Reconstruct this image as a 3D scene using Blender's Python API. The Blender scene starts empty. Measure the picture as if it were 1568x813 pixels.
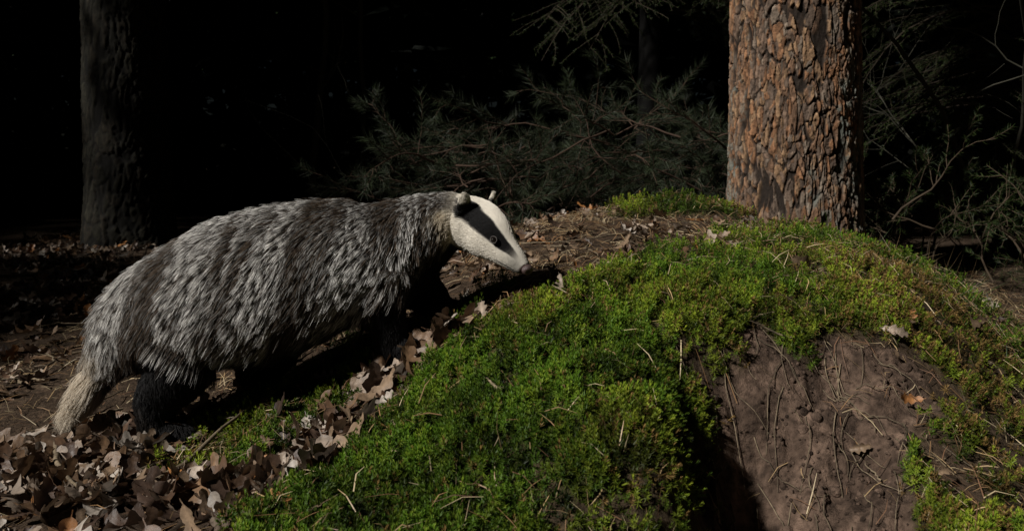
import bpy, bmesh, math, numpy as np
from mathutils import Vector, kdtree
rng=np.random.default_rng(11)
scene=bpy.context.scene
# ---------------------------------------------------------------- noise
def _h(ix,iy,iz,seed):
    n=(ix*73856093 ^ iy*19349663 ^ iz*83492791 ^ (seed*265443577))&0xffffffff
    n=((n^(n>>13))*1274126177)&0xffffffff
    n=n^(n>>16)
    n=(n*668265263)&0xffffffff
    n=n^(n>>15)
    return (n&0xffff)/65535.0
def vnoise(P,seed=1):
    P=np.asarray(P,float); I=np.floor(P).astype(np.int64); f=P-I; f=f*f*(3-2*f)
    x,y,z=I[...,0],I[...,1],I[...,2]; fx,fy,fz=f[...,0],f[...,1],f[...,2]
    def L(a,b,t): return a+(b-a)*t
    c=[_h(x+i,y+j,z+k,seed) for k in (0,1) for j in (0,1) for i in (0,1)]
    return L(L(L(c[0],c[1],fx),L(c[2],c[3],fx),fy),L(L(c[4],c[5],fx),L(c[6],c[7],fx),fy),fz)
def fbm(P,o=4,seed=1):
    s=0;a=.5;t=0
    for i in range(o):
        s=s+a*vnoise(np.asarray(P)*(2.03**i)+i*17.3,seed+i); t+=a; a*=.5
    return s/t
def ss(x,a,b):
    t=np.clip((x-a)/(b-a),0,1); return t*t*(3-2*t)
def xyz(x,y,z=0.):
    x=np.asarray(x,float); return np.stack([x,np.asarray(y,float)+0*x,np.zeros_like(x)+z],-1)
def nrm(v): return v/np.maximum(np.linalg.norm(v,axis=-1,keepdims=True),1e-9)
# ---------------------------------------------------------------- mesh helpers
def make_mesh(name,V,F,mat,col=None,smooth=False,parent=None,extra=None):
    V=np.ascontiguousarray(V,np.float32); F=np.ascontiguousarray(F,np.int32)
    me=bpy.data.meshes.new(name); n=len(V); m,k=F.shape
    me.vertices.add(n); me.vertices.foreach_set('co',V.ravel())
    me.loops.add(m*k); me.loops.foreach_set('vertex_index',F.ravel())
    me.polygons.add(m); me.polygons.foreach_set('loop_start',np.arange(0,m*k,k,dtype=np.int32))
    if smooth: me.polygons.foreach_set('use_smooth',np.ones(m,bool))
    me.update(calc_edges=True)
    if col is not None:
        c=np.ones((n,4),np.float32); c[:,:3]=col
        at=me.color_attributes.new('Col','FLOAT_COLOR','POINT'); at.data.foreach_set('color',c.ravel())
    if mat: me.materials.append(mat)
    ob=bpy.data.objects.new(name,me); scene.collection.objects.link(ob)
    if parent: ob.parent=parent
    return ob
def scatter(tv,tf,pos,R,scale):
    N=len(pos); k=len(tv)
    V=np.einsum('nij,kj->nki',R*np.reshape(scale,(-1,1,1)),tv)+pos[:,None,:]
    F=(tf[None]+ (np.arange(N)*k)[:,None,None]).reshape(-1,tf.shape[1])
    return V.reshape(-1,3),F
def frames(n,spin):
    n=nrm(n); ref=np.where(np.abs(n[:,2:3])<.95,np.array([[0,0,1.]]),np.array([[1.,0,0]]))
    a=nrm(np.cross(ref,n)); b=np.cross(n,a); c,s=np.cos(spin)[:,None],np.sin(spin)[:,None]
    x=a*c+b*s; y=np.cross(n,x); return np.stack([x,y,n],-1)
def tubes(paths,rads,ns=6):
    Vs=[];Fs=[];o=0
    ang=np.arange(ns)/ns*2*np.pi
    for P,r in zip(paths,rads):
        P=np.asarray(P,float); r=np.broadcast_to(np.asarray(r,float),(len(P),)) if len(np.atleast_1d(r)) in (1,len(P)) else np.full(len(P),float(r[0]))
        T=nrm(np.gradient(P,axis=0)); ref=np.array([0.31,.17,.93]) if abs(T[0,2])<.8 else np.array([1,.1,0])
        A=nrm(np.cross(T,ref)); B=np.cross(T,A)
        V=P[:,None]+r[:,None,None]*(np.cos(ang)[None,:,None]*A[:,None]+np.sin(ang)[None,:,None]*B[:,None])
        n=len(P); i=np.arange(n-1)[:,None]*ns; j=np.arange(ns)[None]; j2=(j+1)%ns
        F=np.stack([i+j,i+j2,i+ns+j2,i+ns+j],-1).reshape(-1,4)+o
        Vs.append(V.reshape(-1,3));Fs.append(F);o+=n*ns
    return np.concatenate(Vs),np.concatenate(Fs)
def blades(P,D,L,W):
    D=nrm(D); s=nrm(np.cross(D,rng.normal(size=D.shape)))
    L=np.reshape(L,(-1,1));W=np.reshape(W,(-1,1))
    V=np.stack([P-s*W,P+s*W,P+D*L],1).reshape(-1,3)
    return V,np.arange(len(V)).reshape(-1,3)
# ---------------------------------------------------------------- materials
def mat_attr(name,rough=.6,spec=.3,transl=0.,noise=0.,nscale=60,bump=0.,bscale=200,bdist=.002,tint=None):
    m=bpy.data.materials.new(name); m.use_nodes=True; nt=m.node_tree; N=nt.nodes; Lk=nt.links
    b=N['Principled BSDF']; b.inputs['Roughness'].default_value=rough; b.inputs['Specular IOR Level'].default_value=spec
    a=N.new('ShaderNodeAttribute'); a.attribute_name='Col'; c=a.outputs['Color']
    tc=N.new('ShaderNodeTexCoord')
    if noise>0:
        nz=N.new('ShaderNodeTexNoise'); nz.inputs['Scale'].default_value=nscale; nz.inputs['Detail'].default_value=6
        Lk.new(tc.outputs['Object'],nz.inputs['Vector'])
        mr=N.new('ShaderNodeMapRange'); mr.inputs['From Min'].default_value=.3; mr.inputs['From Max'].default_value=.7
        mr.inputs['To Min'].default_value=1-noise; mr.inputs['To Max'].default_value=1+noise
        Lk.new(nz.outputs['Fac'],mr.inputs['Value'])
        mx=N.new('ShaderNodeVectorMath'); mx.operation='SCALE'; Lk.new(c,mx.inputs[0]); Lk.new(mr.outputs[0],mx.inputs['Scale']); c=mx.outputs[0]
    Lk.new(c,b.inputs['Base Color'])
    if bump>0:
        nb=N.new('ShaderNodeTexNoise'); nb.inputs['Scale'].default_value=bscale; nb.inputs['Detail'].default_value=8; nb.inputs['Roughness'].default_value=.65
        Lk.new(tc.outputs['Object'],nb.inputs['Vector'])
        bp=N.new('ShaderNodeBump'); bp.inputs['Strength'].default_value=bump; bp.inputs['Distance'].default_value=bdist
        Lk.new(nb.outputs['Fac'],bp.inputs['Height']); Lk.new(bp.outputs[0],b.inputs['Normal'])
    if transl>0:
        t=N.new('ShaderNodeBsdfTranslucent'); Lk.new(c,t.inputs['Color'])
        ms=N.new('ShaderNodeMixShader'); ms.inputs[0].default_value=transl
        Lk.new(b.outputs[0],ms.inputs[1]);Lk.new(t.outputs[0],ms.inputs[2]);Lk.new(ms.outputs[0],N['Material Output'].inputs['Surface'])
    return m
def mat_plain(name,col,rough,spec=.5,bump=0,bscale=400,coat=0):
    m=bpy.data.materials.new(name); m.use_nodes=True; nt=m.node_tree;b=nt.nodes['Principled BSDF']
    b.inputs['Base Color'].default_value=(*col,1); b.inputs['Roughness'].default_value=rough; b.inputs['Specular IOR Level'].default_value=spec
    b.inputs['Coat Weight'].default_value=coat
    nz=nt.nodes.new('ShaderNodeTexNoise'); nz.inputs['Scale'].default_value=bscale
    bp=nt.nodes.new('ShaderNodeBump'); bp.inputs['Strength'].default_value=bump; bp.inputs['Distance'].default_value=.001
    nt.links.new(nz.outputs['Fac'],bp.inputs['Height']); nt.links.new(bp.outputs[0],b.inputs['Normal'])
    return m
# ---------------------------------------------------------------- terrain
CP=np.array([(-.67,1.04,0),(-1,1.5,0),(-.6,1.35,.01),(-1.5,2.5,.02),(-1.2,1.0,0),(-.5,1.15,.005),(-.33,1.2,.022),
(-.47,1.5,.045),(-.42,1.38,.045),(-.41,1.5,.07),(-.275,1.5,.115),(-.2,1.4,.130),(-.226,1.5,.14),(-.107,1.55,.185),(.02,1.6,.248),(.065,2.2,.30),(-.5,2.5,.10),(-.1,2.2,.24),
(-.322,.95,.04),(-.211,1.15,.074),(-.132,1.3,.152),(-.071,1.35,.190),(.0757,1.4,.240),(.218,1.6,.272),(.4185,1.85,.280),(.627,2.15,.292),(.866,2.44,.270),
(.332,2.3,.325),(.493,2.35,.360),(.9485,2.2,.238),(1.0166,1.95,.212),(1.027,1.8,.174),(.985,1.6,.126),
(-.07,1.02,.098),(-.062,.9,.06),(.062,1.15,.182),(.053,.98,.1126),(.13,.9,.065),(.148,1.06,.158),(.21,1.3,.220),(.401,1.55,.252),(.573,1.5,.2487),(.757,1.5,.216),
(.45,1.35,.214),(.27,1.26,.215),(.198,1.05,.158),(.182,.95,.105),(.285,1.08,-.010),(.42,1.14,.055),(.466,1.24,.130),(.37,1.0,-.035),(.5555,1.1,.060),(.646,1.28,.1527),
(.763,1.3,.092),(.587,1.0,.025),(.24,.96,-.03),(.9,1.2,-.01),(1.15,1.8,.08),(1.12,1.55,.02),(1.1,1.3,-.02),(1.25,2.1,.08),(1.3,1.5,-.01),(1.6,1.8,.0),(2,3,.1),(.8,3.5,.2),(0,3.3,.17),(-1,3,.05),(1.5,2.5,.07),
(-.5,.4,-.01),(.5,.4,-.04),(-1.5,.5,0),(1.5,.6,0),(0,.6,0)],float)
def _phi(r): return np.where(r>1e-9,r*r*np.log(np.maximum(r,1e-9)),0)
_n=len(CP); _K=_phi(np.linalg.norm(CP[:,None,:2]-CP[None,:,:2],axis=-1))+np.eye(_n)*.0004
_A=np.zeros((_n+3,_n+3)); _A[:_n,:_n]=_K; _A[:_n,_n]=1; _A[:_n,_n+1:]=CP[:,:2]; _A[_n:,:_n]=_A[:_n,_n:].T
_w=np.linalg.solve(_A,np.concatenate([CP[:,2],[0,0,0]]))
SOIL=np.array([(.205,.6),(.200,.88),(.212,1.02),(.237,1.1),(.29,1.23),(.37,1.31),(.46,1.30),(.53,1.34),(.63,1.30),(.63,1.18),(.57,1.1),(.52,.98),(.49,.6)])
def polydist(x,y,poly):
    inside=np.zeros(x.shape,bool); d=np.full(x.shape,9.)
    for i in range(len(poly)):
        x1,y1=poly[i];x2,y2=poly[(i+1)%len(poly)]
        c=((y1>y)!=(y2>y)); xi=(x2-x1)*(y-y1)/((y2-y1) if y2!=y1 else 1e-9)+x1
        inside^=(c&(x<xi)); t=np.clip(((x-x1)*(x2-x1)+(y-y1)*(y2-y1))/((x2-x1)**2+(y2-y1)**2),0,1)
        d=np.minimum(d,np.hypot(x-x1-t*(x2-x1),y-y1-t*(y2-y1)))
    return np.where(inside,d,-d)
def soil_mask(x,y):
    n=fbm(xyz(x*17,y*17),4,5)-.5
    return ss(polydist(x,y,SOIL)+n*.13,-.012,.018)
cx=np.array([-.36,-.33,-.21,-.13,0,.0757,.218,.42,.63,1.0,1.2,1.5]); cy=np.array([.8,.97,1.16,1.30,1.38,1.42,1.62,1.89,2.26,2.25,2.0,1.2])
def moss_mask(x,y):
    n=fbm(xyz(x*9,y*9,3),4,9)-.5; n2=fbm(xyz(x*22,y*22,7),3,19)-.5
    d=np.interp(x,cx,cy,left=.2,right=.2)-y
    m=ss(d+n*.12,-.02,.03)
    m=m*(1-soil_mask(x,y))
    right=ss(x,.46,.60)*ss(1.45-y,0,.15)
    m=m*(1-right*ss(n2,-.14,.03)*.97)
    m=m*(1-.8*ss(x,.8,1.1)*ss(n2,-.12,.05))
    m=m*(1-.85*ss(n2+n*.4,.07,.14)*ss(x,.15,.4))
    m=m*(1-.8*ss(n2-n*.5,.15,.21))
    for ex,ey,rx,ry in ((-.42,1.35,.2,.11),(-.22,1.52,.2,.14),(-.47,1.21,.1,.05),(-.06,1.58,.09,.07),(.49,2.34,.24,.13),(.86,2.22,.2,.1)):
        q=1-np.hypot((x-ex)/rx,(y-ey)/ry); m=np.maximum(m,ss(q+n*1.2,.0,.25))
    return m
def H(x,y):
    x=np.asarray(x,float); y=np.asarray(y,float); sh=x.shape; x=x.ravel(); y=y.ravel(); out=np.empty(len(x))
    for i in range(0,len(x),20000):
        a=x[i:i+20000];b=y[i:i+20000]
        z=_phi(np.hypot(a[:,None]-CP[None,:,0],b[:,None]-CP[None,:,1]))@_w[:_n]+_w[_n]+_w[_n+1]*a+_w[_n+2]*b
        r=np.hypot(a-.1,(b-1.7)); w=1-ss(r,1.9,3.6)
        far=.05+.25*(fbm(xyz(a*.35,b*.35),2,3)-.5)
        z=z*w+far*(1-w)
        m=moss_mask(a,b); s=soil_mask(a,b)
        z=z+m*(.040*(fbm(xyz(a*15,b*15,1),3,31)-.5)+.004)
        z=z+(1-m)*.014*(fbm(xyz(a*30,b*30,4),3,33)-.5)
        z=z+s*(-.014+.075*(np.abs(fbm(xyz(a*14,b*8,4),4,37)-.5)*-2+.25)+.026*(fbm(xyz(a*42,b*42,9),4,41)-.5))
        out[i:i+20000]=z
    return out.reshape(sh)
def Hn(x,y,e=.01):
    dx=(H(x+e,y)-H(x-e,y))/(2*e); dy=(H(x,y+e)-H(x,y-e))/(2*e)
    return nrm(np.stack([-dx,-dy,np.ones_like(dx)],-1))
def axis(lo,hi,step,far,g=1.12):
    c=list(np.arange(lo,hi,step)); s=step; v=c[-1]
    while v<far: s*=g; v+=s; c.append(v)
    s=step; v=c[0]; pre=[]
    while v>-far: s*=g; v-=s; pre.append(v)
    return np.array(pre[::-1]+c)
gx=axis(-1.1,1.2,.0055,70); gy=axis(.82,2.4,.0055,70)
X,Y=np.meshgrid(gx,gy); Z=H(X,Y); nx,ny=len(gx),len(gy)
mm=moss_mask(X,Y); sm=soil_mask(X,Y)
i=np.arange(ny-1)[:,None]*nx; j=np.arange(nx-1)[None]
F=np.stack([i+j,i+j+1,i+nx+j+1,i+nx+j],-1).reshape(-1,4)
nn=fbm(xyz(X*25,Y*25),4,51)[...,None]; n3=fbm(xyz(X*90,Y*90),3,52)[...,None]
litter=np.array([.055,.037,.024])*(.5+1.1*nn)
soil=np.array([.135,.090,.065])*(.1+1.3*nn)*(.3+1.3*n3)
mossc=np.array([.034,.032,.012])*(.6+.8*nn)
col=litter*(1-sm[...,None])+soil*sm[...,None]; col=col*(1-mm[...,None])+mossc*mm[...,None]
m_ground=mat_attr('forest_soil',.95,.12,noise=.5,nscale=90,bump=1.,bscale=110,bdist=.010)
ground=make_mesh('ground',np.stack([X,Y,Z],-1).reshape(-1,3),F,m_ground,col.reshape(-1,3),True)
# ---------------------------------------------------------------- moss
def moss_template(nt,nl,seed):
    r=np.random.default_rng(seed); V=[];c=[]
    for k in range(nt):
        el=math.radians(-2+62*k/(nt-1)); h=.2+.8*k/(nt-1); L=1.0-.4*k/(nt-1)
        for q in range(nl):
            a=2*math.pi*(q+.37*k)/nl+r.normal()*.15; e=el+r.normal()*.15
            d=np.array([math.cos(a)*math.cos(e),math.sin(a)*math.cos(e),math.sin(e)]); s=np.array([-math.sin(a),math.cos(a),0])
            b=np.array([0,0,h])
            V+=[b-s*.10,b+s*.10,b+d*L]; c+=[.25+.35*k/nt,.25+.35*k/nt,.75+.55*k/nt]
    V=np.array(V); return V,np.arange(len(V)).reshape(-1,3),np.array(c)
N=150000
px=np.concatenate([rng.uniform(-.7,1.35,N),rng.uniform(-.45,.75,N//2)]); py=np.concatenate([rng.uniform(.78,2.6,N),rng.uniform(.8,1.5,N//2)])
dens=moss_mask(px,py)*np.where(py>1.75,.45,1.)*np.where(px<-.15,.7,1)
k=rng.random(len(px))<dens*.66; px,py=px[k],py[k]
pz=H(px,py); pn=Hn(px,py,.012)
lump=fbm(xyz(px*62,py*62,3),2,67); lump2=ss(lump,.3,.68); mid=ss(fbm(xyz(px*17,py*17,8),2,69),.3,.65)
pn=nrm(pn*.8+np.array([0,-.15,.7])+rng.normal(size=pn.shape)*.40)
sc=rng.uniform(.0045,.0098,len(px))*(1+.3*(py>1.75)); Rm=frames(pn,rng.uniform(0,6.28,len(px)))
up=.015*(lump2-.3)+rng.uniform(-.003,.006,len(px))
hue=fbm(xyz(px*6,py*6),3,61); h2=rng.random(len(px))
cA=np.array([.095,.185,.014]); cB=np.array([.36,.42,.038]); cC=np.array([.25,.155,.05])
w=np.clip(ss(hue,.36,.68)*.6+(h2-.5)*.9,0,1)[:,None]; tc=cA*(1-w)+cB*w
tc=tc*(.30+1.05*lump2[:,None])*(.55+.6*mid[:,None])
br=((rng.random(len(px))<.04+.12*ss(hue,.5,.65)+.4*ss(px,.45,.8)*ss(hue,.42,.58)))[:,None]; tc=np.where(br,cC*(.4+lump2[:,None]),tc)
var=rng.integers(0,3,len(px)); Vs=[];Fs=[];Cs=[];o=0
for v in range(3):
    tv,tf,tw=moss_template(3,7,v+1); tv=tv*np.array([1,1,1.2+.3*v]); s=var==v
    V,F=scatter(tv,tf,np.stack([px,py,pz+up],-1)[s],Rm[s],sc[s])
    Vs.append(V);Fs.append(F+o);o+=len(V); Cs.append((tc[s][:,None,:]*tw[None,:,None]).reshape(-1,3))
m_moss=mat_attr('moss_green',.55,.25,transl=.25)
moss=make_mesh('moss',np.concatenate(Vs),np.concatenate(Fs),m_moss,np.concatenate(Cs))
print('moss tufts',len(px))
# ---------------------------------------------------------------- leaves
def leaf_template(seed):
    r=np.random.default_rng(seed); n=31; s=np.linspace(0,1,n)
    env=np.sin(np.pi*s**.8)**.6*.26*(.5+.7*s); lob=.74+.26*np.cos(s*2*np.pi*3.6+r.uniform(-.6,.6)+3.1); w=env*lob+.006
    w[:3]=.008; c1=r.uniform(-1.,1.2); c2=r.uniform(-.3,1.0); tw=r.uniform(-.9,.9)
    V=[]
    for q in range(n):
        zc=c1*.5*(s[q]-.5)**2*2
        for sd,f in ((-1,1),(-1,.5),(0,0),(1,.5),(1,1)):
            ww=w[q]*f*(1+.05*r.normal()); V.append([s[q]-.5+.05*f*w[q]/.2,sd*ww,zc+c2*ww*ww*6+tw*sd*ww*(s[q]-.3)+r.normal()*.006])
    V=np.array(V); i=np.arange(n-1)[:,None]*5;j=np.arange(4)[None]
    return V,np.stack([i+j,i+j+1,i+6+j,i+5+j],-1).reshape(-1,4)
pal=np.array([(.15,.088,.047),(.22,.15,.095),(.29,.225,.17),(.10,.056,.032),(.36,.31,.26),(.34,.15,.05),(.06,.036,.024)])
pw=np.array([.22,.20,.14,.20,.09,.04,.14]); pw/=pw.sum()
N=17500; lx=rng.uniform(-2.6,1.4,N); ly=rng.uniform(.75,4.6,N)
lx[-2200:]=rng.uniform(-.75,-.08,2200); ly[-2200:]=rng.uniform(.85,1.45,2200)
d=(1-ss(lx,-.25,.1))*.5; d=np.where((lx>-.1)&(ly>1.5),.45,d); d=np.where((lx>1.0),.22,d)
d=d*(1-.93*moss_mask(lx,ly))*(1-soil_mask(lx,ly)*.9); d=np.where((lx>.1)&(ly<1.5),d*.1,d); d=np.maximum(d,.004)
d=d*(.12+1.3*ss(fbm(xyz(lx*6,ly*6),3,71),.38,.6))
k=rng.random(N)<d; lx,ly=lx[k],ly[k]
hand=np.array([(.09,1.42),(.64,1.33),(.60,1.20),(.58,1.06),(.50,1.14),(-.27,1.13),(.30,1.95),(.15,1.75),(.45,1.8),(-.05,1.62),(.7,1.4),(.68,1.36)])
lx=np.concatenate([lx,hand[:,0]]); ly=np.concatenate([ly,hand[:,1]]); nh=len(hand)
ls=.035+.075*rng.random(len(lx))**1.3; ls=np.where((lx>-.12)&(ly>1.5),ls*.7,ls); ls[-nh:]=rng.uniform(.032,.05,nh); lz=H(lx,ly)+rng.uniform(.003,.022,len(lx)); lz[-nh:]+=.010
ln=nrm(Hn(lx,ly,.02)+rng.normal(size=(len(lx),3))*.45); Rl=frames(ln,rng.uniform(0,6.28,len(lx)))
ci=rng.choice(7,len(lx),p=pw); ci[-nh:]=rng.choice([1,2,5,2],nh); lc=pal[ci]*rng.uniform(.55,1.1,(len(lx),1)); var=rng.integers(0,16,len(lx))
Vs=[];Fs=[];Cs=[];o=0
for v in range(16):
    tv,tf=leaf_template(v+5); s=var==v
    if not s.any(): continue
    V,F=scatter(tv,tf,np.stack([lx,ly,lz],-1)[s],Rl[s],ls[s]); Vs.append(V);Fs.append(F+o);o+=len(V)
    tw=np.where(np.arange(len(tv))%5==2,1.25,1.0)*np.random.default_rng(v).uniform(.85,1.1,len(tv))
    Cs.append((lc[s][:,None]*tw[None,:,None]).reshape(-1,3))
m_leaf=mat_attr('dead_oak_leaf',.5,.45,transl=.12,noise=.35,nscale=80,bump=.5,bscale=160)
make_mesh('fallen_leaves',np.concatenate(Vs),np.concatenate(Fs),m_leaf,np.concatenate(Cs),True)
# ---------------------------------------------------------------- dry pine needles & debris
N=36000; qx=rng.uniform(-1.3,1.6,N); qy=rng.uniform(.8,2.9,N)
mo=moss_mask(qx,qy); d=.17+0*qx
d=np.where((qx>-.15)&(qx<.75)&(qy>1.45)&(mo<.4),.75,d); d=np.where((qx>.5)&(qy<2.2),.5,d); d=np.where(qx<-.3,.35,d); d=np.where(qx>1.0,.8,d); d=np.where(mo<.35,d*1.5,d)
d=d*(.4+1.2*ss(fbm(xyz(qx*7,qy*7),2,81),.4,.65))*(1-.72*soil_mask(qx,qy))
k=rng.random(N)<d; qx,qy=qx[k],qy[k]; n=len(qx)
an=rng.uniform(0,6.28,n); LL=rng.uniform(.012,.055,n); dx=np.cos(an)*LL/2; dy=np.sin(an)*LL/2
mo=moss_mask(qx,qy); lift=.003+mo*.013
P0=np.stack([qx-dx,qy-dy,H(qx-dx,qy-dy)+lift+rng.uniform(0,.006,n)],-1); P1=np.stack([qx+dx,qy+dy,H(qx+dx,qy+dy)+lift+rng.uniform(-.004,.018,n)],-1)
PM=(P0+P1)/2+rng.normal(size=(n,3))*.002+np.array([0,0,.003]); side=nrm(np.cross(P1-P0,np.array([0,0,1.])+rng.normal(size=(n,3))*.5))
wd=rng.uniform(.00035,.0008,(n,1)); V=np.stack([P0-side*wd,P0+side*wd,PM-side*wd,PM+side*wd,P1-side*wd*.4,P1+side*wd*.4],1).reshape(-1,3)
F=(np.array([[0,1,3,2],[2,3,5,4]])[None]+(np.arange(n)*6)[:,None,None]).reshape(-1,4)
cc=np.array([(.38,.26,.13),(.26,.15,.07),(.48,.38,.23),(.17,.09,.05)])[rng.choice(4,n)]*rng.uniform(.4,1.1,(n,1))
make_mesh('fallen_pine_needles',V,F,mat_attr('dry_needle',.5,.4),np.repeat(cc,6,0))
# twigs
tw=[[(-.74,1.29),(-.70,1.22),(-.64,1.15),(-.57,1.08)],[(-.50,1.12),(-.483,1.17),(-.47,1.27),(-.44,1.38),(-.385,1.49)],[(-.33,1.13),(-.27,1.2),(-.2,1.22),(-.14,1.24)],[(-.85,1.3),(-.8,1.5),(-.78,1.6)],[(-1.05,1.9),(-.9,2.0),(-.8,2.2)]]
paths=[];rads=[]
for _ in range(90):
    a=rng.uniform(0,6.28); L=rng.uniform(.05,.22); x0=rng.uniform(-1.4,1.2);y0=rng.uniform(.95,2.6)
    if x0>-.3 and y0<1.45: L*=.4
    pts=[(x0,y0)]
    for q in range(4): a+=rng.normal()*.3; pts.append((pts[-1][0]+math.cos(a)*L/4,pts[-1][1]+math.sin(a)*L/4))
    tw.append(pts)
for q,t in enumerate(tw):
    t=np.array(t); u=np.linspace(0,len(t)-1,14); x=np.interp(u,range(len(t)),t[:,0])+rng.normal(size=14)*.0015; y=np.interp(u,range(len(t)),t[:,1])+rng.normal(size=14)*.0015
    r=(.0046 if q<2 else .0015+.002*rng.random()); z=H(x,y); z=np.convolve(np.pad(z,3,mode='edge'),np.ones(7)/7,'valid')+r+(.022 if q<2 else .012)
    paths.append(np.stack([x,y,z],-1)); rads.append(np.linspace(r,r*.35,14)*rng.uniform(.85,1.15,14))
for q in range(60):
    x0=rng.uniform(.25,.62); y0=rng.uniform(1.0,1.33); a=rng.uniform(-2.4,-.8); L=rng.uniform(.04,.13); u=np.linspace(0,1,14)
    x=x0+np.cos(a)*L*u+.006*np.sin(u*5+q); y=y0+np.sin(a)*L*u; paths.append(np.stack([x,y,H(x,y)+.002+.006*np.sin(u*3.1)],-1)); rads.append(np.linspace(.0009,.0004,14))
V,F=tubes(paths,rads,7); make_mesh('fallen_twigs',V,F,mat_attr('twig_bark',.8,.2,noise=.4,nscale=150,bump=.5),np.tile([.13,.10,.065],(len(V),1))*fbm(V*40,2,3)[:,None]*2,True)
bm=bmesh.new(); bmesh.ops.create_icosphere(bm,subdivisions=2,radius=1); bm.verts.ensure_lookup_table()
iv=np.array([v.co[:] for v in bm.verts]); jf=np.array([[v.index for v in f.verts] for f in bm.faces]); bm.free()
iv=iv*(.5+1.0*fbm(iv*1.7+5,3,8))[:,None]
N=14000; x=rng.uniform(.2,.9,N);y=rng.uniform(.85,1.45,N); k=rng.random(N)<soil_mask(x,y)*.4*ss(fbm(xyz(x*20,y*20),2,44),.35,.6); x,y=x[k],y[k]; n=len(x)
s=rng.uniform(.001,.003,n)*(1+2.2*(rng.random(n)<.08)); V,F=scatter(iv,jf,np.stack([x,y,H(x,y)+s*.1],-1),frames(rng.normal(size=(n,3)),rng.uniform(0,6,n)),s)
make_mesh('soil_clods',V,F,m_ground,np.repeat(np.array([.11,.074,.054])*rng.uniform(.3,1.3,(n,1)),len(iv),0),True)
# ---------------------------------------------------------------- trunks
def trunk(cx0,cy0,r0,r1,ztop,zfine,nth,dzf,pw_,ph_,cols,crack,depth,lean=(0,0),flare=.05,zb=-.05,seed=1,lichen=.0):
    r=np.random.default_rng(seed)
    zs=list(np.arange(zb,zfine,dzf)); z=zs[-1]; st=dzf
    while z<ztop: st=min(st*1.15,.12); z+=st; zs.append(z)
    zs=np.array(zs); th=np.arange(nth)/nth*2*np.pi; T,Zz=np.meshgrid(th,zs)
    Rb=r0+(r1-r0)*np.clip(Zz/ztop,0,1)
    P3=np.stack([r0*np.cos(T),r0*np.sin(T),Zz],-1)
    def layer(pw_,ph_,warp,sd0):
        q=ph_/pw_; P=P3/np.array([1,1,q])
        wv=np.stack([fbm(P/pw_*.55+k*9,4,sd0+k) for k in range(3)],-1)-.5
        PP=P+wv*pw_*warp
        A=2*np.pi*r0*(ztop-zb)/(pw_*ph_); ns=int(A); sd=np.stack([r.uniform(0,2*np.pi,ns),r.uniform(zb,ztop,ns)],-1)
        S=np.stack([r0*np.cos(sd[:,0]),r0*np.sin(sd[:,0]),sd[:,1]/q],-1)
        kd=kdtree.KDTree(ns)
        for a_,s_ in enumerate(S): kd.insert(s_,a_)
        kd.balance(); Q=PP.reshape(-1,3); d1=np.empty(len(Q));d2=np.empty(len(Q));id_=np.empty(len(Q),int)
        for a_,p in enumerate(Q.tolist()):
            f=kd.find_n(p,2); d1[a_]=f[0][2]; d2[a_]=f[1][2]; id_[a_]=f[0][1]
        return ((d2-d1)/pw_).reshape(T.shape),id_.reshape(T.shape),ns
    e,pid,ns=layer(pw_,ph_,2.2,seed); e2,pid2,ns2=layer(pw_*.45,ph_*.30,1.8,seed+60)
    wr=fbm(P3*14,2,seed+70); crackw=.02+.17*ss(wr,.38,.72)
    plate=ss(e,crackw*.35,crackw+.09); hp=r.random(ns)[pid]; hp2=r.random(ns2)[pid2]; sub=ss(e2,.0,.12)
    fine=fbm(np.stack([P3[...,0]*110,P3[...,1]*110,Zz*45],-1),4,seed+5)
    disp=depth*(plate*(.8+.45*hp)-.7)+depth*.6*(hp2-.5)*plate+depth*.2*(sub-1)*plate+depth*.7*(fine-.5)
    big=1+.05*(fbm(np.stack([np.cos(T)*1.5,np.sin(T)*1.5,Zz*.8],-1),2,seed+20)-.5)
    fl=flare*np.exp(-np.maximum(Zz-zb,0)/.16)*(1+.6*np.cos(T*4+seed))
    Rr=(Rb*big+fl+disp)
    Xc=cx0+lean[0]*Zz+Rr*np.cos(T); Yc=cy0+lean[1]*Zz+Rr*np.sin(T)
    mixid=np.where(r.random(ns2)[pid2]<.55,r.integers(0,len(cols),ns)[pid],r.integers(0,len(cols),ns2)[pid2])
    c=cols[mixid]*(.2+1.6*fine[...,None])*(.65+.7*hp2[...,None])
    c=c*(.5+.5*sub[...,None])
    c=crack+(c-crack)*(plate**1.3)[...,None]
    if lichen>0:
        li=ss(fbm(np.stack([P3[...,0]*9,P3[...,1]*9,Zz*3],-1),3,seed+30),.55,.68)*ss(fine,.45,.6)*(1-ss(e,.3,.6))*lichen
        c=c*(1-li[...,None])+np.array([.14,.155,.135])*li[...,None]
    V=np.stack([Xc,Yc,Zz],-1).reshape(-1,3); nz=len(zs); i=np.arange(nz-1)[:,None]*nth;j=np.arange(nth)[None];j2=(j+1)%nth
    F=np.stack([i+j,i+j2,i+nth+j2,i+nth+j],-1).reshape(-1,4)
    return V,F,c.reshape(-1,3)
m_bark=mat_attr('pine_bark',.85,.2,noise=.3,nscale=120,bump=.6,bscale=220,bdist=.003)
m_bark2=mat_attr('shade_toned_bark',.9,.15,noise=.3,nscale=120,bump=.6,bscale=220,bdist=.003)  # for background trunks whose colour has the shade painted in
pcol=np.array([(.160,.092,.055),(.130,.086,.060),(.205,.125,.070),(.10,.070,.051),(.185,.094,.048),(.155,.118,.088)])
def emp(name,loc=(0,0,0)):
    e=bpy.data.objects.new(name,None); scene.collection.objects.link(e); e.location=loc; return e
pine=emp('pine_tree')
V,F,C=trunk(.868,2.46,.192,.15,8.5,1.15,600,.0026,.021,.078,pcol,np.array([.016,.011,.008]),.0080,lean=(.003,0),flare=.018,zb=.16,seed=3,lichen=.8)
make_mesh('trunk',V,F,m_bark,C,True,parent=pine)
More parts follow.
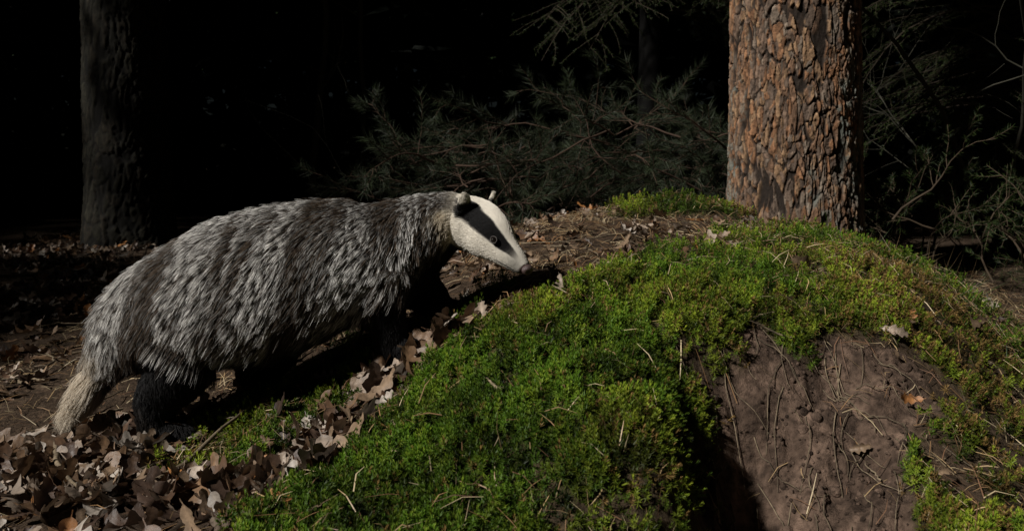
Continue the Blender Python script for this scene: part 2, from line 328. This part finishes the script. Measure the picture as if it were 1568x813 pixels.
shade_toned=np.array([(.0150,.0135,.009),(.0115,.0105,.007),(.017,.014,.0095)])  # darker than real bark: light falloff painted into the colour
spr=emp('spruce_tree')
V,F,C=trunk(-2.08,4.35,.225,.12,9,1.7,220,.009,.040,.12,shade_toned,np.array([.005,.0045,.0035]),.008,lean=(-.03,0),flare=.08,zb=-.1,seed=8,lichen=.0)
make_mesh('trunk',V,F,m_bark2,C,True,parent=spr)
# ---------------------------------------------------------------- foliage generators
def curve_pts(p,d,L,n,wig,grav):
    p=np.array(p,float); d=nrm(np.array(d,float)); out=[p]
    for q in range(n-1):
        d=nrm(d+rng.normal(size=3)*wig+np.array([0,0,grav])); p=p+d*L/(n-1); out.append(p)
    return np.array(out)
def needles_on(path,nper,len_,fwd,w,t0=0.):
    n=nper; t=rng.uniform(t0,1,n)*(len(path)-1); i=np.minimum(t.astype(int),len(path)-2); f=(t-i)[:,None]
    P=path[i]*(1-f)+path[i+1]*f; T=nrm(path[i+1]-path[i]); R=nrm(np.cross(T,rng.normal(size=(n,3))))
    D=nrm(T*fwd+R); return P,D,rng.uniform(.7,1.1,n)*len_,np.full(n,w)
def build_boughs(name_s,name_n,parent,branches,subn,sublen,nn,nlen,fwd,w,t0,ccol,scol,planar=False,rad=.004,mats=None):
    paths=[];rads=[];A=[]
    for (p,d,L,wig,grav) in branches:
        b=curve_pts(p,d,L,9,wig,grav); paths.append(b); rads.append(np.linspace(rad*(.6+L),rad*.25,9))
        A.append(needles_on(b,nn,nlen,fwd,w,max(t0,.45)))
        for q in range(subn):
            t=rng.uniform(.15,.98)*8; i=min(int(t),7); pp=b[i]*(1-(t-i))+b[i+1]*(t-i); T=nrm(b[i+1]-b[i])
            if planar: sd=nrm(np.cross(T,np.array([0,0,1.])))*(1 if q%2 else -1); dd=T*.8+sd*.9+np.array([0,0,-.15])+rng.normal(size=3)*.12
            else: dd=T*.9+rng.normal(size=3)*.55+np.array([0,0,.1])
            l=sublen*rng.uniform(.5,1.2)*(1.15-.6*t/8); s=curve_pts(pp,dd,l,6,wig*.8,grav*.6); paths.append(s); rads.append(np.linspace(rad*.4,rad*.2,6))
            A.append(needles_on(s,nn,nlen,fwd,w,t0))
    V,F=tubes(paths,rads,5); c=scol*(.5+fbm(V*30,2,4)[:,None]); make_mesh(name_s,V,F,mats[0],np.clip(c,0,1),True,parent=parent)
    P=np.concatenate([a[0] for a in A]);D=np.concatenate([a[1] for a in A]);L=np.concatenate([a[2] for a in A]);W=np.concatenate([a[3] for a in A])
    V,F=blades(P,D,L,W); cc=ccol[rng.integers(0,len(ccol),len(P))]*rng.uniform(.5,1.3,(len(P),1))*(.35+1.3*fbm(P*6,2,14)[:,None])
    make_mesh(name_n,V,F,mats[1],np.repeat(cc,3,0),parent=parent)
m_twig=mat_attr('branch_bark',.8,.2); m_nd=mat_attr('conifer_needles',.55,.2,transl=.15)
heap=emp('fallen_pine_branches')
br=[]
for q in range(120):
    x=rng.uniform(-.40,1.2); y=rng.uniform(2.75,3.5); z=.20+rng.random()**1.1*(.42 if x>-.1 else .30)+.06*(y-2.75)
    a=rng.uniform(0,6.28); br.append(((x,y,z),(math.cos(a),.5*math.sin(a),rng.uniform(-.15,.45)),rng.uniform(.25,.55),.18,-.03))
build_boughs('stems','needles',heap,br,6,.20,80,.05,1.1,.0009,.25,np.array([(.020,.030,.014),(.027,.037,.017),(.030,.034,.020)]),np.array([.045,.027,.018]),mats=(m_twig,m_nd))  # needle colours kept very dark, so the foliage carries the light falloff
def spruce(name,tx,ty,zlist,n,Lr,toward,subn,seedcol):
    t=emp(name); z=np.linspace(-.1,9,30); P=np.stack([tx+.03*np.sin(z),ty+.03*np.cos(z*1.3),z],-1)
    V,F=tubes([P],[np.linspace(.06,.02,30)],14); make_mesh('trunk',V,F,m_bark2,np.tile([.003,.0027,.0024],(len(V),1)),True,parent=t)  # trunk colour darkened to paint it into the shade
    br=[]
    for q in range(n):
        zz=rng.uniform(*zlist); a=toward+rng.normal()*.8; br.append(((tx,ty,zz),(math.cos(a),math.sin(a),rng.uniform(-.05,.2)),rng.uniform(*Lr),.08,-.09))
    build_boughs('boughs','needles',t,br,24,.30,85,.015,.7,.0010,.0,seedcol,np.array([.03,.022,.015]),True,mats=(m_twig,m_nd))
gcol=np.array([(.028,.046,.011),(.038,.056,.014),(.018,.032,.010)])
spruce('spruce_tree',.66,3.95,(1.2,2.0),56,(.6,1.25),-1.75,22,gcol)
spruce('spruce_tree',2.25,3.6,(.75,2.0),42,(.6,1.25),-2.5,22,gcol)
def sapling(x,y,h,r,seed,lean=0,wig=.07,nb=9):
    t=[];rr=[]; p=curve_pts((x,y,0),(lean,0,1),h,16,wig,.02); t.append(p); rr.append(np.linspace(r,r*.3,16))
    for q in range(nb):
        i=rng.integers(3,15); a=rng.uniform(0,6.28); s=curve_pts(p[i],(math.cos(a),math.sin(a)*.6,.8),rng.uniform(.25,.7),9,.2,.0); t.append(s); rr.append(np.linspace(r*.35,r*.12,9))
        for w in range(3):
            j=rng.integers(2,8); s2=curve_pts(s[j],nrm(s[j]-s[j-1])+rng.normal(size=3)*.5,.2,6,.2,0); t.append(s2); rr.append(np.linspace(r*.15,r*.08,6))
    V,F=tubes(t,rr,7); return make_mesh('bare_sapling',V,F,m_twig,np.tile([.038,.036,.026],(len(V),1)),True)
sapling(1.80,3.0,2.2,.0105,1,.05,.12); sapling(1.98,3.2,2.0,.009,1,-.12,.14); sapling(1.62,3.1,1.0,.006,1,.3,.18)
sapling(-1.25,5.0,3.6,.028,2); sapling(-1.02,5.3,3.6,.022,2); sapling(-.62,2.95,.4,.002,2,.3,.1,4)
ug=emp('undergrowth'); br=[]
for q in range(95):
    x=rng.uniform(1.1,2.2); y=rng.uniform(2.3,3.4); br.append(((x,y,float(H(np.array(x),np.array(y)))+rng.uniform(0,.18)),(rng.normal()*.8,rng.normal()*.4,rng.uniform(.1,1)),rng.uniform(.2,.45),.2,-.03))
build_boughs('stems','needles',ug,br,6,.16,50,.022,.8,.001,.2,gcol*.8,np.array([.05,.035,.022]),mats=(m_twig,m_nd))
n=1500; x=rng.uniform(.85,1.9,n);y=rng.uniform(1.3,2.9,n); P=np.stack([x,y,H(x,y)],-1); D=np.stack([rng.normal(size=n)*.7,rng.normal(size=n)*.6,rng.uniform(.15,1.,n)],-1)
V,F=blades(P,D,rng.uniform(.03,.10,n),np.full(n,.001)); cc=np.where(rng.random((n,1))<.35,np.array([[.06,.11,.022]]),np.array([[.24,.17,.09]]))*rng.uniform(.3,1,(n,1))
make_mesh('dry_grass',V,F,mat_attr('straw',.5,.3,transl=.2),np.repeat(cc,3,0))
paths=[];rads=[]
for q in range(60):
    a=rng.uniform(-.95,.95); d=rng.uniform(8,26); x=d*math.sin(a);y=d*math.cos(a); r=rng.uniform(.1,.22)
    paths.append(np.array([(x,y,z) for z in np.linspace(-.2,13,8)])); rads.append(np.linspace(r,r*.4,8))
V,F=tubes(paths,rads,9); df=emp('distant_forest'); make_mesh('trunks',V,F,m_bark2,np.tile([.006,.0055,.005],(len(V),1)),True,parent=df)  # near-black trunk colour paints in the unlit depth
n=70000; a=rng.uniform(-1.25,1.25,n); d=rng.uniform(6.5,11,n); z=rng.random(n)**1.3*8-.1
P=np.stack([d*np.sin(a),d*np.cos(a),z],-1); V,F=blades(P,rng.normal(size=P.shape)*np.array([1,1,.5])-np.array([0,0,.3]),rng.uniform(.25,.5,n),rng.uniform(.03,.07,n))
make_mesh('foliage',V,F,m_nd,np.tile([.003,.005,.0025],(len(V),1)),parent=df)  # foliage colour near black, background darkness painted in
# ---------------------------------------------------------------- added out-of-frame canopy, laid along the sun rays to shade the wood behind
Ls=nrm(np.array([-.62,-.46,.64]))
N=70000; x=rng.uniform(-7,7,N); y=rng.uniform(1.0,11,N)
edge=np.interp(x,[-2.2,-1.5,-1.05,-.7,-.3,.1,.6,2.6,3.4],[1.3,1.6,1.95,2.35,3.0,3.9,4.5,4.6,4.1])+(fbm(xyz(x*1.6,y*1.6),2,91)-.5)*.6
sd_=np.clip(((x+2.15)*1.35+(y-4.05)*1.0)/(1.35**2+1.0**2),0,1); dl=np.hypot(x+2.15-1.35*sd_,y-4.05-1.0*sd_)
k=(y>edge)&(rng.random(N)<(.38*ss(y-edge,-.1,1.1)+.09)*np.where(dl<.30,.16,1)); x,y=x[k],y[k]; n=len(x); t=rng.uniform(3.6,6.,n)
P=np.stack([x,y,0*x],-1)+Ls*t[:,None]; V1,F1=blades(P,rng.normal(size=P.shape)*np.array([1,1,.4]),rng.uniform(.15,.4,n),rng.uniform(.04,.09,n))
n=26000; x=rng.uniform(-26,30,n); y=rng.uniform(5,34,n); k=(y>10)|(np.abs(x)>6.5); x,y=x[k],y[k]; n=len(x)
P=np.stack([x,y,0*x],-1)+Ls*rng.uniform(6,11,n)[:,None]; V2,F2=blades(P,rng.normal(size=P.shape)*np.array([1,1,.3]),rng.uniform(.5,1.1,n),rng.uniform(.2,.4,n))
make_mesh('added_shade_canopy',np.concatenate([V1,V2]),np.concatenate([F1,F2+len(V1)]),m_nd,np.tile([.02,.035,.012],(len(V1)+len(V2),1)))
# ================================================================ BADGER
ST=[(-.698,1.36,.140,.013,.015),(-.684,1.36,.156,.040,.045),(-.650,1.37,.190,.072,.075),(-.593,1.38,.228,.090,.098),(-.5126,1.39,.250,.117,.113),
(-.4185,1.41,.274,.124,.117),(-.3317,1.43,.297,.113,.107),(-.2508,1.45,.309,.098,.093),(-.1862,1.475,.3405,.076,.074),(-.1392,1.49,.3625,.060,.059),(-.1001,1.492,.3706,.050,.053),
(-.0629,1.475,.3630,.050,.053),(-.0350,1.448,.3450,.043,.043),(-.0090,1.426,.3215,.0275,.0275),(.0120,1.412,.3035,.019,.019),(.0240,1.402,.2925,.012,.013)]
ST=np.array(ST)
def cr(Pts,m):
    P=np.vstack([2*Pts[0]-Pts[1],Pts,2*Pts[-1]-Pts[-2]]); out=[];ts=[]
    for i in range(1,len(P)-2):
        for k in range(m):
            t=k/m; out.append(.5*((2*P[i])+(-P[i-1]+P[i+1])*t+(2*P[i-1]-5*P[i]+4*P[i+1]-P[i+2])*t*t+(-P[i-1]+3*P[i]-3*P[i+1]+P[i+2])*t**3)); ts.append(i-1+t)
    out.append(Pts[-1]); ts.append(len(Pts)-1); return np.array(out),np.array(ts)
SP,TS=cr(ST,12); C_=SP[:,:3]; T_=nrm(np.gradient(C_,axis=0)); S_=nrm(np.cross(T_,np.array([0,0,1.]))); U_=np.cross(S_,T_); A_=SP[:,3];B_=SP[:,4]
allV=[];allF=[]
def add_loft(C,S,U,A,B,ns=28,pw=1.0,egg=0):
    o=sum(len(v) for v in allV); ang=np.arange(ns)/ns*2*np.pi
    ca,sa=np.cos(ang),np.sin(ang)
    V=C[:,None]+A[:,None,None]*ca[None,:,None]*U[:,None]+B[:,None,None]*(sa*(1-egg*ca))[None,:,None]*S[:,None]
    n=len(C); i=np.arange(n-1)[:,None]*ns;j=np.arange(ns)[None];j2=(j+1)%ns
    F=[tuple(f) for f in (np.stack([i+j,i+j2,i+ns+j2,i+ns+j],-1).reshape(-1,4)+o).tolist()]
    allV.append(np.vstack([V.reshape(-1,3),C[:1],C[-1:]])); c0=o+n*ns; c1=c0+1
    for q in range(ns):
        F.append((o+(q+1)%ns,o+q,c0)); F.append((o+(n-1)*ns+q,o+(n-1)*ns+(q+1)%ns,c1))
    allF.extend(F)
add_loft(C_,S_,U_,A_,B_,32,egg=.12)
def add_limb(pts,m=8):
    P,_=cr(np.array(pts,float),m); C=P[:,:3];T=nrm(np.gradient(C,axis=0)); ref=np.array([0,1.,0]); U=nrm(np.cross(T,ref)); S=np.cross(T,U); add_loft(C,S,U,P[:,3],P[:,3]*.92,18)
def gz(x,y,o): return float(H(np.array([x]),np.array([y]))[0])+o
legs=[ [(-.60,1.345,.215,.070),(-.555,1.33,.145,.058),(-.588,1.32,.088,.036),(-.582,1.315,gz(-.582,1.315,.032),.027),(-.552,1.31,gz(-.55,1.31,.020),.023),(-.525,1.31,gz(-.525,1.31,.014),.015)],
 [(-.50,1.44,.215,.070),(-.445,1.48,.145,.054),(-.485,1.495,.105,.034),(-.480,1.495,gz(-.48,1.495,.030),.026),(-.445,1.495,gz(-.445,1.495,.02),.022),(-.425,1.495,gz(-.425,1.495,.014),.014)],
 [(-.235,1.41,.285,.066),(-.232,1.40,.232,.046),(-.218,1.40,.195,.034),(-.208,1.40,gz(-.208,1.40,.030),.027),(-.183,1.395,gz(-.183,1.395,.020),.023),(-.163,1.395,gz(-.163,1.395,.014),.014)],
 [(-.20,1.50,.29,.062),(-.18,1.525,.245,.046),(-.15,1.53,.215,.032),(-.135,1.53,gz(-.135,1.53,.028),.026),(-.11,1.525,gz(-.11,1.525,.02),.022),(-.09,1.525,gz(-.09,1.525,.014),.014)] ]
for L in legs: add_limb(L)
tail=np.array([(-.655,1.365,.175,.032),(-.690,1.355,.128,.026),(-.715,1.345,.092,.020),(-.735,1.34,.066,.010)])
add_limb(tail)
def spine_at(t):
    i=int(np.argmin(np.abs(TS-t))); return C_[i],T_[i],S_[i],U_[i],A_[i],B_[i]
ears=[]
for sg in (1,-1):
    C,T,S,U,a,b=spine_at(10.75); base=C+S*sg*b*.80+U*a*.68; d=nrm(S*sg*.35+U*.95-T*.1)
    ff=nrm(T+S*sg*.6); side=nrm(np.cross(d,ff)); ears.append((base,d))
    u=np.linspace(0,1,10); Cc=base+d*((u-.3)[:,None]*.045); wv=.017*np.sqrt(np.clip(1-(u*1.0-.25)**2/.58,0.01,1)); add_loft(Cc,side*np.ones((10,1)),ff*np.ones((10,1)),wv*.36,wv,16)
bd=emp('badger')
me=bpy.data.meshes.new('tmp'); me.from_pydata(np.vstack(allV).tolist(),[],allF); bm=bmesh.new(); bm.from_mesh(me); bmesh.ops.recalc_face_normals(bm,faces=bm.faces); bm.to_mesh(me); bm.free()
ob=bpy.data.objects.new('tmp',me); scene.collection.objects.link(ob)
md=ob.modifiers.new('r','REMESH'); md.mode='VOXEL'; md.voxel_size=.0042; sm_=ob.modifiers.new('s','SMOOTH'); sm_.iterations=6; sm_.factor=.5
dg=bpy.context.evaluated_depsgraph_get(); ev=ob.evaluated_get(dg); bme=bpy.data.meshes.new_from_object(ev); bpy.data.objects.remove(ob)
nv=len(bme.vertices); BV=np.empty(nv*3,np.float32); bme.vertices.foreach_get('co',BV); BV=BV.reshape(-1,3).astype(float)
bme.calc_loop_triangles(); nt_=len(bme.loop_triangles); BT=np.empty(nt_*3,np.int32); bme.loop_triangles.foreach_get('vertices',BT); BT=BT.reshape(-1,3)
print('badger verts',nv)
tailP,_=cr(tail,10)
def analyse(P):
    idx=np.empty(len(P),int)
    for i in range(0,len(P),20000):
        idx[i:i+20000]=np.argmin(((P[i:i+20000,None]-C_[None])**2).sum(-1),1)
    d=P-C_[idx]; l=(d*S_[idx]).sum(-1); u=(d*U_[idx]).sum(-1); a=A_[idx];b=B_[idx]
    phi=np.degrees(np.arctan2(np.abs(l)/b,u/a)); rho=np.hypot(l/b,u/a); dt=np.sqrt(((P[:,None]-tailP[None,:,:3])**2).sum(-1)).min(1)
    e=[]
    for base,dd in ears: e.append(np.where(np.linalg.norm(P-base-dd*.014,axis=1)<.027,(P-base)@dd,-1))
    eh=np.max(e,0)
    return idx,TS[idx],phi,rho,l,u,dt,eh
def coat(P):
    idx,t,phi,rho,l,u,dt,eh=analyse(P)
    n=(fbm(P*45,3,101)-.5); c=phi+n*10
    head=ss(t,9.7,10.3)
    lo=np.interp(t,[10,11.5,13,14.2],[21,25,31,40]); hi=np.interp(t,[10,11.2,12.3,13.2,14.3],[66,69,73,73,62])
    stripe=ss(c,lo-3,lo+3)*(1-ss(c,hi-4,hi+4))*ss(t,10.0,10.35)*(1-ss(t,13.1,14.2))
    mouth=ss(t,12.9,13.3)*(1-np.clip(np.abs(phi-122)/5,0,1))
    th=np.interp(t,[6,7.5,8.5,10,12.5],[150,112,116,130,148])
    throat=ss(c,th-6,th+8)*(1-ss(t,12.0,12.6))
    wcheek=ss(t+n*1.2,8.4,9.5)*ss(c,50,70)
    white=np.maximum(head,wcheek)
    black=np.maximum(np.maximum(throat*ss(t,5.2,6.6),stripe),mouth*.85)
    belly=ss(c,116,148)*(t<7)
    leg=ss(rho,1.10,1.28)*(u<0)*(t<9.6)*(t>.8)
    black=np.maximum(np.maximum(black,belly*.85),leg)
    tl=ss(-(dt-.045),-.012,.012)*(t<1.4)*ss(-(P[:,0]+.672+.3*(.15-P[:,2])),-.005,.02)
    earw=ss(eh,.007,.012)*(eh>0); earb=(eh>-.002)*(1-earw)
    q=P[:,0]-.22*P[:,2]; band=fbm(np.stack([q/.030,P[:,2]/.28,P[:,1]/.3],-1),2,111)
    return dict(t=t,phi=phi,idx=idx,white=white*(1-black),black=np.clip(black,0,1),tail=tl,earw=earw,earb=earb,gm=.34+1.02*ss(band,.34,.62),rho=rho,u=u,low=ss(phi,84,136),band=band)
K=coat(BV)
def mixc(K,g,dim=1.):
    W=np.array([.72,.67,.58]);Wn=np.array([.64,.55,.41]);Bk=np.array([.007,.0065,.0065]);TL=np.array([.64,.56,.45])
    ww=ss(K['t'],9.0,10.6)[:,None]; c=g*(1-K['white'][:,None])+(Wn*(1-ww)+W*ww)*K['white'][:,None]
    mz=ss(K['t'],12.8,14.4)[:,None]; c=c*(1-mz*(.35+.3*ss(K['phi'],20,80)[:,None]))
    c=c*(1-K['black'][:,None])+Bk*K['black'][:,None]; c=c*(1-K['tail'][:,None])+TL*K['tail'][:,None]
    c=c*(1-K['earb'][:,None])+Bk*K['earb'][:,None]; c=c*(1-K['earw'][:,None])+W*K['earw'][:,None]; return c
bc=mixc(K,np.tile([.06,.05,.043],(nv,1)))
bc=np.where((K['t']>14.75)[:,None],np.array([.06,.04,.035]),bc)
cc=np.ones((nv,4),np.float32); cc[:,:3]=bc; at=bme.color_attributes.new('Col','FLOAT_COLOR','POINT'); at.data.foreach_set('color',cc.ravel())
bme.materials.clear(); bme.materials.append(mat_attr('badger_skin',.8,.1)); bme.polygons.foreach_set('use_smooth',np.ones(len(bme.polygons),bool))
body=bpy.data.objects.new('body',bme); scene.collection.objects.link(body); body.parent=bd
tri=BV[BT]; fn=np.cross(tri[:,1]-tri[:,0],tri[:,2]-tri[:,0]); ar=np.linalg.norm(fn,axis=1)*.5
vn=np.zeros_like(BV)
for q in range(3): np.add.at(vn,BT[:,q],fn)
vn=nrm(vn)
tt=K['t'][BT[:,0]]; wgt=ar*np.where(tt>9.8,6.5,1.)*np.where(tt>12,2.0,1.); wgt*=np.where(K['tail'][BT[:,0]]>.5,2.5,1); wgt*=(tt<14.75)
NH=160000
ti=rng.choice(nt_,NH,p=wgt/wgt.sum()); r1=np.sqrt(rng.random(NH));r2=rng.random(NH); ba=np.stack([1-r1,r1*(1-r2),r1*r2],-1)
P=(tri[ti]*ba[...,None]).sum(1); Nn=nrm((vn[BT[ti]]*ba[...,None]).sum(1)); KH=coat(P)
t=KH['t']
L=np.interp(t,[0,1.5,6,8,9.2,10,11.5,13,14.7],[.038,.040,.038,.034,.026,.017,.0105,.006,.002])
L=L*np.where(t<7.5,1+.35*KH['low'],1)
leg=(KH['rho']>1.15)&(t<9.6)&(KH['u']<0)&(KH['tail']<.3); L=np.where(leg,.012,L); L=np.where(KH['tail']>.3,.055,L); L=np.where(KH['earb']+KH['earw']>.3,.007,L)
L=np.where((KH['black']>.5)&(t<9)&~leg,L*.75,L)
L=L*rng.uniform(.6,1.15,NH)
T=T_[KH['idx']]; down=np.array([0,0,-1.])
sl=np.sin(np.radians(np.clip(KH['phi'],0,180)))[:,None]
bodyw=(1-ss(t,8.6,10))[:,None]
flow=-T+down*(.95*sl*bodyw)+down*.15
tdir=nrm(tail[-1,:3]-tail[1,:3]); flow=np.where(KH['tail'][:,None]>.3,tdir+down*.25,flow)
flow=np.where(leg[:,None],down+np.array([.1,0,0]),flow)
flow=np.where((KH['earb']+KH['earw']>.3)[:,None],ears[0][1]*np.ones((NH,1)),flow)
wn=np.stack([fbm(P*16+k*31,2,120+k) for k in range(3)],-1)-.5
flow=nrm(flow)+wn*.55*bodyw+rng.normal(size=P.shape)*np.where(t[:,None]>10,.07,.13)
flow=nrm(flow-Nn*(flow*Nn).sum(-1,keepdims=True))
lift=np.radians(rng.normal(24,8,NH)); lift=np.where(t>10,np.radians(rng.normal(13,5,NH)),lift)[:,None]
D=flow*np.cos(lift)+Nn*np.sin(lift)
NCL=14000; ci=rng.choice(NH,NCL,replace=False); kd=kdtree.KDTree(NCL)
for a_,p in enumerate(P[ci].tolist()): kd.insert(p,a_)
kd.balance(); own=np.array([kd.find(p)[1] for p in P.tolist()])
cw=np.where(t<9.5,rng.uniform(.3,.72,NH),.05)[:,None]
sg_=np.linspace(0,1,7); pts=np.empty((NH,7,3))
for q,s in enumerate(sg_):
    p=P+D*(L*s)[:,None]+ (down*.10-Nn*.22*1.0)*(L*s*s)[:,None]
    tgt=P[ci][own]+D[ci][own]*(L[ci][own]*s)[:,None]+(down*.10-Nn*.22)*(L*s*s)[:,None]
    pts[:,q]=p+(tgt-p)*cw*s**1.2
hr=rng.random((NH,1)); crand=rng.random(NCL)[own][:,None]
gm=KH['gm'][:,None]*(.65+.7*crand)
gs=[np.array([.26,.215,.175]),np.array([.22,.18,.14]),np.array([.075,.064,.055]),np.array([.055,.05,.047]),np.array([.42,.40,.37]),np.array([.84,.82,.78]),np.array([.92,.90,.87])]
colr=np.empty((NH,7,3)); brn=np.array([.16,.115,.08])
darkh=(rng.random(NH)<(.04+.50*KH['low']+.55*(1-ss(KH['band'],.34,.56))))[:,None]
for q in range(7):
    g=gs[q]*np.clip(gm,.25,1.15)*(.75+.45*hr); g=np.where(darkh,brn*(.3+.6*hr)*(1-.55*KH['low'][:,None]),g)
    colr[:,q]=mixc(KH,g)*(.84+.2*hr)
hc=bpy.data.hair_curves.new('fur'); hc.add_curves([7]*NH)
hc.attributes['position'].data.foreach_set('vector',pts.astype(np.float32).ravel())
rad=np.interp(t,[0,9,10.5,13],[.00031,.00030,.00020,.00015])[:,None]*np.array([1,1,.95,.85,.7,.5,.18])[None]
if 'radius' not in hc.attributes: hc.attributes.new('radius','FLOAT','POINT')
hc.attributes['radius'].data.foreach_set('value',rad.astype(np.float32).ravel())
ca=np.ones((NH*7,4),np.float32); ca[:,:3]=colr.reshape(-1,3)
at=hc.attributes.new('Col','FLOAT_COLOR','POINT'); at.data.foreach_set('color',ca.ravel())
m_fur=mat_attr('badger_fur',.55,.14); hc.materials.append(m_fur)
fo=bpy.data.objects.new('fur',hc); scene.collection.objects.link(fo); fo.parent=bd
m_eye=mat_plain('eye',(.006,.004,.003),.06,.8,coat=1); m_nose=mat_plain('nose_leather',(.07,.045,.042),.4,.5,bump=.5,bscale=900); m_claw=mat_plain('claw',(.12,.09,.06),.4); m_lid=mat_plain('eyelid',(.05,.042,.038),.6,.3,bump=.3)
def ball(name,loc,axes,mat,sub=4,fn=None):
    bm=bmesh.new(); bmesh.ops.create_icosphere(bm,subdivisions=sub,radius=1)
    for v in bm.verts:
        c=np.array(v.co[:])
        if fn: c=fn(c)
        v.co=Vector((loc+c[0]*axes[0]+c[1]*axes[1]+c[2]*axes[2]).tolist())
    me=bpy.data.meshes.new(name); bm.to_mesh(me); bm.free(); me.materials.append(mat); me.polygons.foreach_set('use_smooth',np.ones(len(me.polygons),bool))
    o=bpy.data.objects.new(name,me); scene.collection.objects.link(o); o.parent=bd; return o
lidp=[]
for sg,nm in ((1,'eye_right'),(-1,'eye_left')):
    C,T,S,U,a,b=spine_at(12.55); ph=math.radians(62); nrm_=nrm(S*sg*math.sin(ph)+U*math.cos(ph)); e=C+S*sg*b*math.sin(ph)*1.02+U*a*math.cos(ph)*1.02; r=.0068
    W_=nrm(np.cross(T,nrm_)); ball(nm,e,(T*r,nrm_*r,W_*r*.92),m_eye)
    th=np.linspace(0,2*np.pi,22); lidp.append(np.array([e+nrm_*.0030+T*math.cos(q)*r*1.02+W_*math.sin(q)*r*.86 for q in th]))
V,F=tubes(lidp,[.0008,.0008],7); make_mesh('eyelids',V,F,m_lid,None,True,parent=bd)
C,T,S,U,a,b=spine_at(15)
def nf(c):
    c=c.copy()
    for sg in (1,-1):
        d=np.linalg.norm(c-np.array([.8,sg*.45,.1])); c=c*(1-.35*math.exp(-(d/.28)**2))
    return c
ball('nose',C+T*.003+U*.003,(T*.009,S*.0125,U*.0095),m_nose,4,nf)
paths=[];rads=[]
for Lg in legs:
    p=np.array(Lg[-1])
    for k_ in range(5):
        yy=p[1]+(k_-2)*.008; b0=np.array([p[0],yy,p[2]+.003]); q=np.array([b0,b0+[.010,0,.003],b0+[.018,0,-.002],b0+[.024,0,-.010]]); paths.append(q); rads.append([.0028,.0024,.0017,.0005])
V,F=tubes(paths,rads,7); make_mesh('claws',V,F,m_claw,None,True,parent=bd)
# ---------------------------------------------------------------- light, world, camera
sun=bpy.data.lights.new('sun','SUN'); sun.energy=5.0; sun.angle=math.radians(2.5); sun.color=(1,.965,.91)
so=bpy.data.objects.new('sun',sun); scene.collection.objects.link(so); so.rotation_euler=Vector((-Ls).tolist()).to_track_quat('-Z','Y').to_euler()
w=bpy.data.worlds.new('World'); scene.world=w; w.use_nodes=True; nt=w.node_tree; sk=nt.nodes.new('ShaderNodeTexSky'); sk.sky_type='NISHITA'; sk.sun_disc=False
sk.sun_elevation=math.asin(Ls[2]); sk.sun_rotation=math.atan2(Ls[0],Ls[1]); nt.links.new(sk.outputs[0],nt.nodes['Background'].inputs[0]); nt.nodes['Background'].inputs[1].default_value=.0014
cam=bpy.data.cameras.new('camera'); cam.lens=28; cam.sensor_width=36; cam.shift_y=-.0998; cam.clip_start=.05; cam.clip_end=300
cam.dof.use_dof=True; cam.dof.focus_distance=1.42; cam.dof.aperture_fstop=10
co=bpy.data.objects.new('camera',cam); scene.collection.objects.link(co); co.location=(0,0,.48); co.rotation_euler=(math.radians(90),0,0); scene.camera=co
scene.view_settings.view_transform='Standard'; scene.view_settings.look='None'; scene.view_settings.exposure=0
